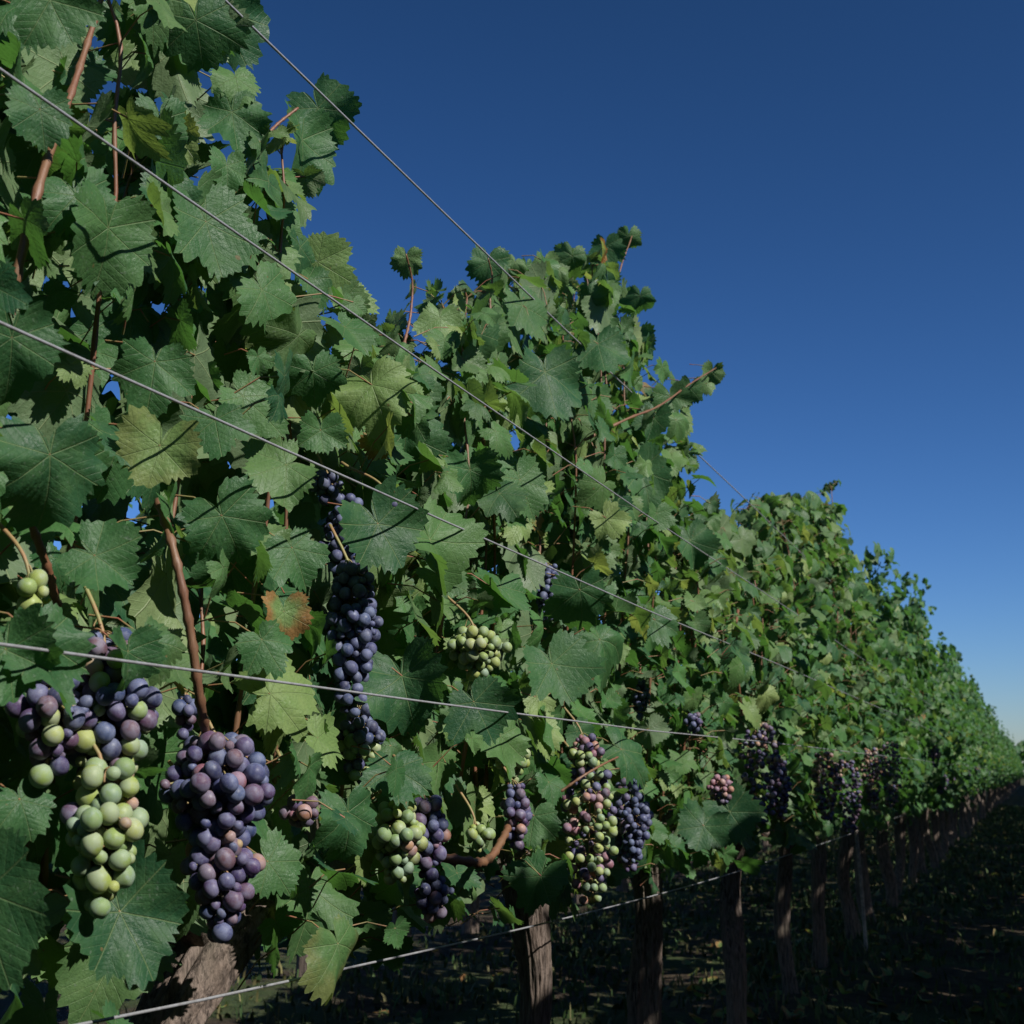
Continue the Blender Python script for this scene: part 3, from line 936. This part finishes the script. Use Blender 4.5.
for n, y0 in enumerate(NEAR_Y):
    rg = np.random.default_rng(100 + n)
    lean = LEAN.get(n, (rg.normal(0, 0.02), rg.normal(0, 0.04)))
    yb = y0 - lean[1]
    base = np.array((ROW_X - lean[0], yb, 0.0))
    root = link('grape_vine', None, None, base)
    tag(root, NEAR_LABEL[n], 'grapevine', ROW_GROUP)
    near_roots.append((root, base))
    tm, head = trunk_mesh(rg, lean, top=0.695, seg=110 if n < 4 else 44, rows=110 if n < 4 else 46, r0=[0.036, 0.034, 0.032, 0.033, 0.036, 0.028, 0.030, 0.031][n])
    link('trunk', tm, root)
    for s in (-1, 1):
        link('cordon_arm', arm_mesh(rg, head + np.array((0, 0, -0.03)), head + np.array((rg.normal(0, 0.01), s * 0.5, 0.03))), root)
    shoots, pos, nrm, tip, size, org = gen_leaves(y0, rg, plume=0.0)
    keep = cull(pos, size) & (pos[:, 2] < top_of(pos[:, 1]) + 0.07)
    for p in shoots:
        link('cane', cane_mesh(p, base), root)
    pos, nrm, tip, size, org = pos[keep], nrm[keep], tip[keep], size[keep], org[keep]
    tint = rand_tint(rg, len(pos), 0.08, 0.003)
    young = np.clip((pos[:, 2] - top_of(pos[:, 1]) + 0.45) / 0.45, 0, 1)
    tint[:, 1] = np.clip(tint[:, 1] + young * rg.uniform(0, 0.22, len(pos)), 0, 1)
    mine = np.argmin(np.abs(HP[:, 1][:, None] - np.array(NEAR_Y)[None]), 1) == n
    if mine.any():
        pos = np.vstack([pos, HP[mine]]); nrm = np.vstack([nrm, HN[mine]]); tip = np.vstack([tip, HT[mine]])
        size = np.concatenate([size, HS[mine]]); tint = np.vstack([tint, HC[mine]])
        far_ = (HP[mine][:, 0] < -0.79)[:, None]
        back = HP[mine] + np.where(far_, np.array((-0.01, 0.012, -0.015)), np.array((-0.06, 0.0, 0.015)) - 0.25 * HT[mine] * HS[mine][:, None])
        org = np.vstack([org, back])
    lib = [LEAF_HI if (n < 4 and (p[0] > ROW_X + 0.03 or p[2] > 1.45)) else LEAF_MID for p in pos]
    link('foliage', foliage_mesh('foliage', pos, nrm, tip, size, tint, lib, base, org, rg), root)

for i, (c, hw, hh, b) in enumerate(BUN):
    n = int(np.argmin(np.abs(np.array(NEAR_Y) - c[1])))
    add_bunch(i, near_roots[n][0], near_roots[n][1], np.random.default_rng(500 + i))


def hero_cane(n, pts, X, r, name='cane'):
    P = smooth_path([at(px, py, x) for (px, py), x in zip(pts, X)], 24)
    root, base = near_roots[n]
    o = link(name, cane_mesh(P, base, r), root)
    return o


c_ = hero_cane(1, [(158, 500), (176, 560), (190, 630), (200, 700), (208, 745)], [-0.78, -0.74, -0.73, -0.73, -0.75], (0.0036, 0.0046))
c_['label'] = 'thick orange brown cane hanging bare between the leaves'
hero_cane(1, [(104, -10), (82, 60), (62, 120), (38, 190), (24, 245), (10, 300)], [-0.84, -0.82, -0.80, -0.77, -0.77, -0.78], (0.0026, 0.0042))
hero_cane(0, [(10, 470), (30, 520), (48, 570), (60, 620)], [-0.80, -0.78, -0.78, -0.80], (0.003, 0.004))
c_ = hero_cane(2, [(430, 856), (458, 860), (490, 858), (502, 840), (511, 820)], [-0.76, -0.735, -0.735, -0.74, -0.76], (0.0062, 0.0048))
c_['label'] = 'bare orange brown arm, bent like an elbow'
hero_cane(1, [(230, 160), (255, 145), (280, 122), (298, 108)], [-0.84, -0.82, -0.81, -0.80], (0.0022, 0.0016))
hero_cane(3, [(585, 440), (625, 420), (655, 408), (690, 384), (716, 368)], [-0.80, -0.75, -0.73, -0.71, -0.70], (0.0028, 0.0014))
hero_cane(3, [(600, 420), (612, 340), (618, 280), (632, 236)], [-0.88, -0.90, -0.90, -0.90], (0.003, 0.0014))
hero_cane(2, [(404, 345), (411, 310), (412, 280), (406, 254)], [-0.88, -0.885, -0.885, -0.885], (0.0024, 0.0013))
hero_cane(2, [(492, 330), (490, 300), (492, 275), (488, 258)], [-0.88, -0.885, -0.885, -0.885], (0.0024, 0.0013))
hero_cane(2, [(560, 792), (580, 778), (600, 766), (618, 757)], [-0.75, -0.72, -0.70, -0.69], (0.0022, 0.0016))
hero_cane(4, [(738, 610), (736, 640), (739, 690), (742, 715)], [-0.72, -0.69, -0.69, -0.72], (0.0034, 0.004))

# ------------------------------------------------------------------ farther vines: a few kinds, copied
def far_kind(seed, lib, detail, yellow=0.05, n_bunch=2, canes=0):
    rg = np.random.default_rng(seed)
    base = np.array((ROW_X, 0.0, 0.0))
    h0 = rg.uniform(1.76, 2.06)
    pk = rg.uniform(-0.4, 0.4)
    hf = lambda y: h0 + 0.34 * np.exp(-((y - pk) / 0.15) ** 2) - 0.16 * np.exp(-((y - pk - 0.4) / 0.2) ** 2)
    shoots, pos, nrm, tip, size, org = gen_leaves(0.0, rg, detail, hf, plume=0.22)
    if detail < 0.6: size = size * 1.25
    parts = []
    tm, head = trunk_mesh(rg, (rg.normal(0, 0.03), rg.normal(0, 0.10)), 0.70, rg.uniform(0.028, 0.036), 20 if lib is LEAF_LO else 32, 22)
    parts.append(('trunk', tm))
    tint = rand_tint(rg, len(pos), yellow, 0.01)
    parts.append(('foliage', foliage_mesh('foliage', pos, nrm, tip, size, tint, lib, base, None, rg)))
    for k in range(canes):
        parts.append(('cane', cane_mesh(shoots[k * 3 + 1], base)))
    for k in range(n_bunch):
        c = np.array((ROW_X + rg.uniform(0.12, 0.2), rg.uniform(-0.45, 0.45), rg.uniform(0.74, 0.88)))
        cen, rad = bunch_layout(c, 0.05, 0.08, 0.009, rg)
        cols = bunch_colors(cen, c, 0.08, [('purple', 3), ('tan', 1)], [('purple', 3), ('blue', 2)], rg)
        parts.append(('grape_bunch', berries_mesh(cen - base, rad, cols, ICO2 if lib is LEAF_MID else ico(1))))
    return parts


MID_KINDS = [far_kind(700 + k, LEAF_MID, 1.0, 0.05, 2, 3) for k in range(4)]
LO_KINDS = [far_kind(800 + k, LEAF_LO, 0.75, 0.04, 1) for k in range(5)]
FAR_KINDS = [far_kind(900 + k, LEAF_LO, 0.42, 0.03, 0) for k in range(4)]
FAR_LABEL = 'small distant vine in the far end of the row, alike its neighbours'
MIDL = ['%s vine past the thin leaning stake, counted down the row' % w for w in ('second', 'third', 'fourth', 'fifth', 'sixth', 'seventh')]
y = NEAR_Y[-1]
k = 0
rgf = random.Random(5)
while y < 118:
    y += 1.0 + rgf.gauss(0, 0.04)
    kinds = MID_KINDS if y < 15 else LO_KINDS if y < 42 else FAR_KINDS
    parts = kinds[k % len(kinds)] if y < 15 else rgf.choice(kinds)
    root = link('grape_vine', None, None, (ROW_X + rgf.gauss(0, 0.015), y, 0))
    root.rotation_euler = (rgf.gauss(0, 0.025), rgf.gauss(0, 0.02), rgf.choice((0, math.pi)) + rgf.gauss(0, 0.05))
    root.scale = (1, 1, rgf.uniform(0.86, 1.10) * (1.09 if 10.2 < y < 11.8 else 1.0))
    for nm, me in parts:
        link(nm, me, root)
    tag(root, MIDL[k] if k < len(MIDL) else FAR_LABEL, 'grapevine', ROW_GROUP)
    k += 1

# ------------------------------------------------------------------ two neighbouring rows: right one unseen, sized to shade the aisle; left one seen between trunks
def hedge_row(name, X, y0, y1, seed, label, per=230, top=1.85):
    rg = np.random.default_rng(seed)
    n = int((y1 - y0) * per)
    y = y0 + (y1 - y0) * rg.random(n) ** 1.9
    H = top + 0.12 * np.sin(y * 1.9) + 0.10 * np.sin(y * 5.3 + 1) - 0.48 * np.exp(-((y - 0.75) / 0.8) ** 2) - 0.12 * np.exp(-((y - 2.6) / 0.6) ** 2)  # top dipped near the front so sun reaches the first trunk and bunches
    z = 0.50 + (H - 0.50) * rg.random(n)
    s = np.where(rg.random(n) < 0.5, 1, -1)
    x = X + s * rg.uniform(0.03, 0.30, n)
    pos = np.stack([x, y, z], -1)
    nrm = np.stack([s * rg.uniform(0.3, 1.0, n), rg.normal(0, 0.5, n), rg.uniform(0.1, 1, n)], -1)
    tip = np.stack([s * 0.3, rg.normal(0, 0.4, n), np.full(n, -1.0)], -1)
    size = rg.uniform(0.06, 0.10, n) * (1 + np.clip(y - 25, 0, 80) * 0.012)
    me = foliage_mesh(name, pos, nrm, tip, size, rand_tint(rg, n), LEAF_LO, np.zeros(3), None, rg)
    # trunks of the row, in the same mass
    o = link(name, me)
    import bmesh
    bm = bmesh.new(); bm.from_mesh(me)
    ti = len(me.materials); me.materials.append(M_BARK)
    for yy in np.arange(y0 + 0.5, y1, 1.0):
        r = bmesh.ops.create_cone(bm, segments=9, radius1=0.05, radius2=0.04, depth=0.74, cap_ends=False,
                                  matrix=Matrix.Translation((X + rg.normal(0, 0.02), yy, 0.35)) @ Matrix.Rotation(rg.normal(0, 0.06), 4, 'X'))
        for v in r['verts']:
            for f in v.link_faces: f.material_index = ti
    bm.to_mesh(me); bm.free()
    tag(o, label, 'vine row', None, 'stuff')
    return o


hedge_row('vine_row', 1.05, -7, 118, 31, 'unseen neighbouring row of vines on the other side of the aisle, shading the grass', 600, 2.27)
hedge_row('vine_row', -2.95, -4, 60, 32, 'dark row of vines behind, glimpsed between the trunks', 260, 1.75)

# ------------------------------------------------------------------ wires
GW = 'trellis wires along the row'


def wire(pts, r, label, n=60, cat='wire'):
    P = smooth_path(pts, n)
    V, Q, Tt = tube_np(P, r, 10)
    o = link('trellis_wire', mesh_np('trellis_wire', V, [Q, Tt], M_WIRE))
    tag(o, label, cat, GW)
    return o


def straight(px, py, X, y_end=60):
    z = at(px, py, X)[2]
    ys = np.concatenate([np.linspace(-1.5, 3, 10), np.linspace(3.6, y_end, 20)])
    sag = 0.006 * np.cos(ys * 1.2)
    return [(X, yy, z + sg - 0.006) for yy, sg in zip(ys, sag)]


wire(straight(300, 68, -0.81), 0.00165, 'topmost wire of the trellis, crossing the open sky', 200)
wire(straight(200, 203, -0.69), 0.00135, 'second wire from the top, crossing the upper leaves in front')
wire(straight(200, 407, -0.69), 0.00135, 'middle wire of the trellis, crossing the leaves above the grapes')
wire(straight(200, 666, -0.69), 0.00135, 'wire at the height of the bunches, just above the front grapes')
low = [at(px, py, X) for px, py, X in LOW_PX]
yl = [(-0.868, yy, low[-1][2] - 0.004 * i) for i, yy in enumerate((14, 25, 60))]
wire([tuple(p) for p in low] + yl, 0.00150, 'lowest wire, running below the leaves across the trunks', 220)

# twist of wire that ties the lowest wire to a trunk
tp = at(556, 920, -0.81)
P = [tp + np.array((0.004 * math.cos(a), 0.004 * a / 6 - 0.006, 0.004 * math.sin(a))) for a in np.linspace(0, 14, 50)]
P += list(smooth_path([P[-1], P[-1] + np.array((0.002, 0.004, 0.012)), P[-1] + np.array((-0.002, 0.002, 0.03))], 8))
V, Q, Tt = tube_np(np.array(P), 0.0008, 6)
tag(link('wire_tie', mesh_np('wire_tie', V, [Q, Tt], M_WIRE)), 'twisted wire tie on the lowest wire in front of a trunk', 'wire tie')
tp = at(681, 446, -0.81)
P = [tp + np.array((0.012 * math.cos(a), 0.010 * a / 6 - 0.008, 0.012 * math.sin(a) - 0.004)) for a in np.linspace(0, 16, 60)]
V, Q, Tt = tube_np(np.array(P), 0.0009, 6)
tag(link('tendril', mesh_np('tendril', V, [Q, Tt], M_CANE)), 'curled dry tendril clinging to the topmost wire against the sky', 'tendril')

# ------------------------------------------------------------------ stake
a, b = at(856, 835, -0.84), None
ys = a[1]
gb = np.array((-0.80, ys - 0.12, -0.05))
P = smooth_path([gb, (gb + a) / 2 + np.array((0.004, 0.006, 0)), a + (a - gb) * 0.25], 20)
rgs = np.random.default_rng(3)
V, Q, Tt = tube_np(P, 0.009 * rgs.uniform(0.9, 1.1, 20), 10)
tag(link('vine_stake', mesh_np('vine_stake', V, [Q, Tt], M_STAKE)), 'thin pale wooden stake leaning between two dark trunks', 'stake')

# ------------------------------------------------------------------ ground, grass, litter, far trees
xs = np.concatenate([[-600, -200, -60, -20], np.linspace(-6, 4, 81), [10, 30, 100, 600]])
ysg = np.concatenate([[-60, -20, -5], np.linspace(-2, 22, 161), np.linspace(24, 70, 24), [100, 200, 500, 1500]])
GX, GY = np.meshgrid(xs, ysg)
GZ = np.zeros_like(GX)
for i in range(GX.shape[0]):
    for j in range(GX.shape[1]):
        if -6.1 < GX[i, j] < 4.1 and -2.1 < GY[i, j] < 71:
            x_, y_ = GX[i, j], GY[i, j]
            GZ[i, j] = 0.035 * mnoise.noise((x_ * 1.2, y_ * 1.2, 0)) + 0.02 * mnoise.noise((x_ * 4, y_ * 4, 3)) + 0.05 * math.exp(-((x_ - ROW_X) / 0.35) ** 2) - 0.03
V = np.stack([GX, GY, GZ], -1).reshape(-1, 3)
nx = len(xs)
i = np.arange(len(ysg) - 1)[:, None] * nx; j = np.arange(nx - 1)[None]
Q = np.stack([i + j, i + j + 1, i + nx + j + 1, i + nx + j], -1).reshape(-1, 4)
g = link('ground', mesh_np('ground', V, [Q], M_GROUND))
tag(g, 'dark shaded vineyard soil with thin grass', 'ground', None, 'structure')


def ground_z(x, y):
    return 0.035 * mnoise.noise((x * 1.2, y * 1.2, 0)) + 0.02 * mnoise.noise((x * 4, y * 4, 3)) + 0.05 * math.exp(-((x - ROW_X) / 0.35) ** 2) - 0.03


def grass(n, seed):
    rg = np.random.default_rng(seed)
    Vs, Ti = np.zeros((n, 5, 3)), np.zeros((n, 5, 3))
    i = 0
    while i < n:
        y = 1.5 + 38 * rg.random() ** 1.7
        x = rg.uniform(-3.2, 1.0)
        d = mnoise.noise((x * 1.5, y * 1.5, 9))
        if rg.random() > 0.55 + 0.9 * d: continue
        h = rg.uniform(0.015, 0.07) * (1 + 0.5 * d) * (1.0 + y * 0.02)
        a = rg.uniform(0, 6.28); w = rg.uniform(0.0016, 0.0045) * (1 + y * 0.06)
        if rg.random() < 0.25: w *= 3.0; h *= 0.6
        dv = np.array((math.cos(a), math.sin(a), 0)); sv = np.array((-dv[1], dv[0], 0))
        b = np.array((x, y, ground_z(x, y) - 0.004))
        bend = rg.uniform(0.2, 0.9) * h
        m = b + np.array((0, 0, h * 0.6)) + dv * bend * 0.35
        t = b + np.array((0, 0, h * 0.92)) + dv * bend
        Vs[i] = [b - sv * w, b + sv * w, m + sv * w * 0.8, m - sv * w * 0.8, t]
        c = (0.035, 0.075, 0.022) if rg.random() < 0.75 else (0.12, 0.11, 0.05)
        Ti[i] = np.array(c) * rg.uniform(0.45, 1.05)
        i += 1
    o = np.arange(n)[:, None] * 5
    Qd = o + np.array([[0, 1, 2, 3]]); Tr = o + np.array([[3, 2, 4]])
    me = mesh_np('grass', Vs.reshape(-1, 3), [Qd, Tr], M_BLADE, tint=Ti.reshape(-1, 3))
    return link('grass', me)


tag(grass(42000, 77), 'short thin grass and weeds growing in the shaded aisle', 'grass', None, 'stuff')

rgl = np.random.default_rng(78)
n = 900
yy = 1.5 + 24 * rgl.random(n) ** 1.6
xx = ROW_X + rgl.normal(0, 0.6, n)
pos = np.stack([xx, yy, [ground_z(a, b) + 0.012 for a, b in zip(xx, yy)]], -1)
nrm = np.stack([rgl.normal(0, 0.3, n), rgl.normal(0, 0.3, n), np.ones(n)], -1)
tip = rgl.normal(0, 1, (n, 3))
tint = np.stack([rgl.random(n), rgl.uniform(0.2, 1, n), rgl.uniform(0.6, 1, n)], -1)
tag(link('fallen_leaves', foliage_mesh('fallen_leaves', pos, nrm, tip, rgl.uniform(0.02, 0.05, n), tint, LEAF_LO, np.zeros(3), None, rgl)),
    'dry brown leaves fallen on the soil under the vines', 'leaf litter', None, 'stuff')

# wooded skyline at the end of the aisle
rgt = np.random.default_rng(90)
n = 5200
xx = rgt.uniform(-70, 60, n)
hh = 5.5 + 1.6 * np.sin(xx * 0.32) + 1.0 * np.sin(xx * 0.9 + 2)
zz = hh * rgt.random(n) ** 0.6
pos = np.stack([xx, 235 + rgt.normal(0, 5, n), zz], -1)
nrm = rgt.normal(0, 1, (n, 3)) + np.array((0.3, -0.6, 0.5))
tip = rgt.normal(0, 1, (n, 3))
tag(link('treeline', foliage_mesh('treeline', pos, nrm, tip, rgt.uniform(0.35, 0.8, n), rand_tint(rgt, n, 0, 0) * 0.5, LEAF_LO, np.zeros(3), None, rgt)),
    'dark line of far trees at the end of the aisle', 'trees', None, 'stuff')
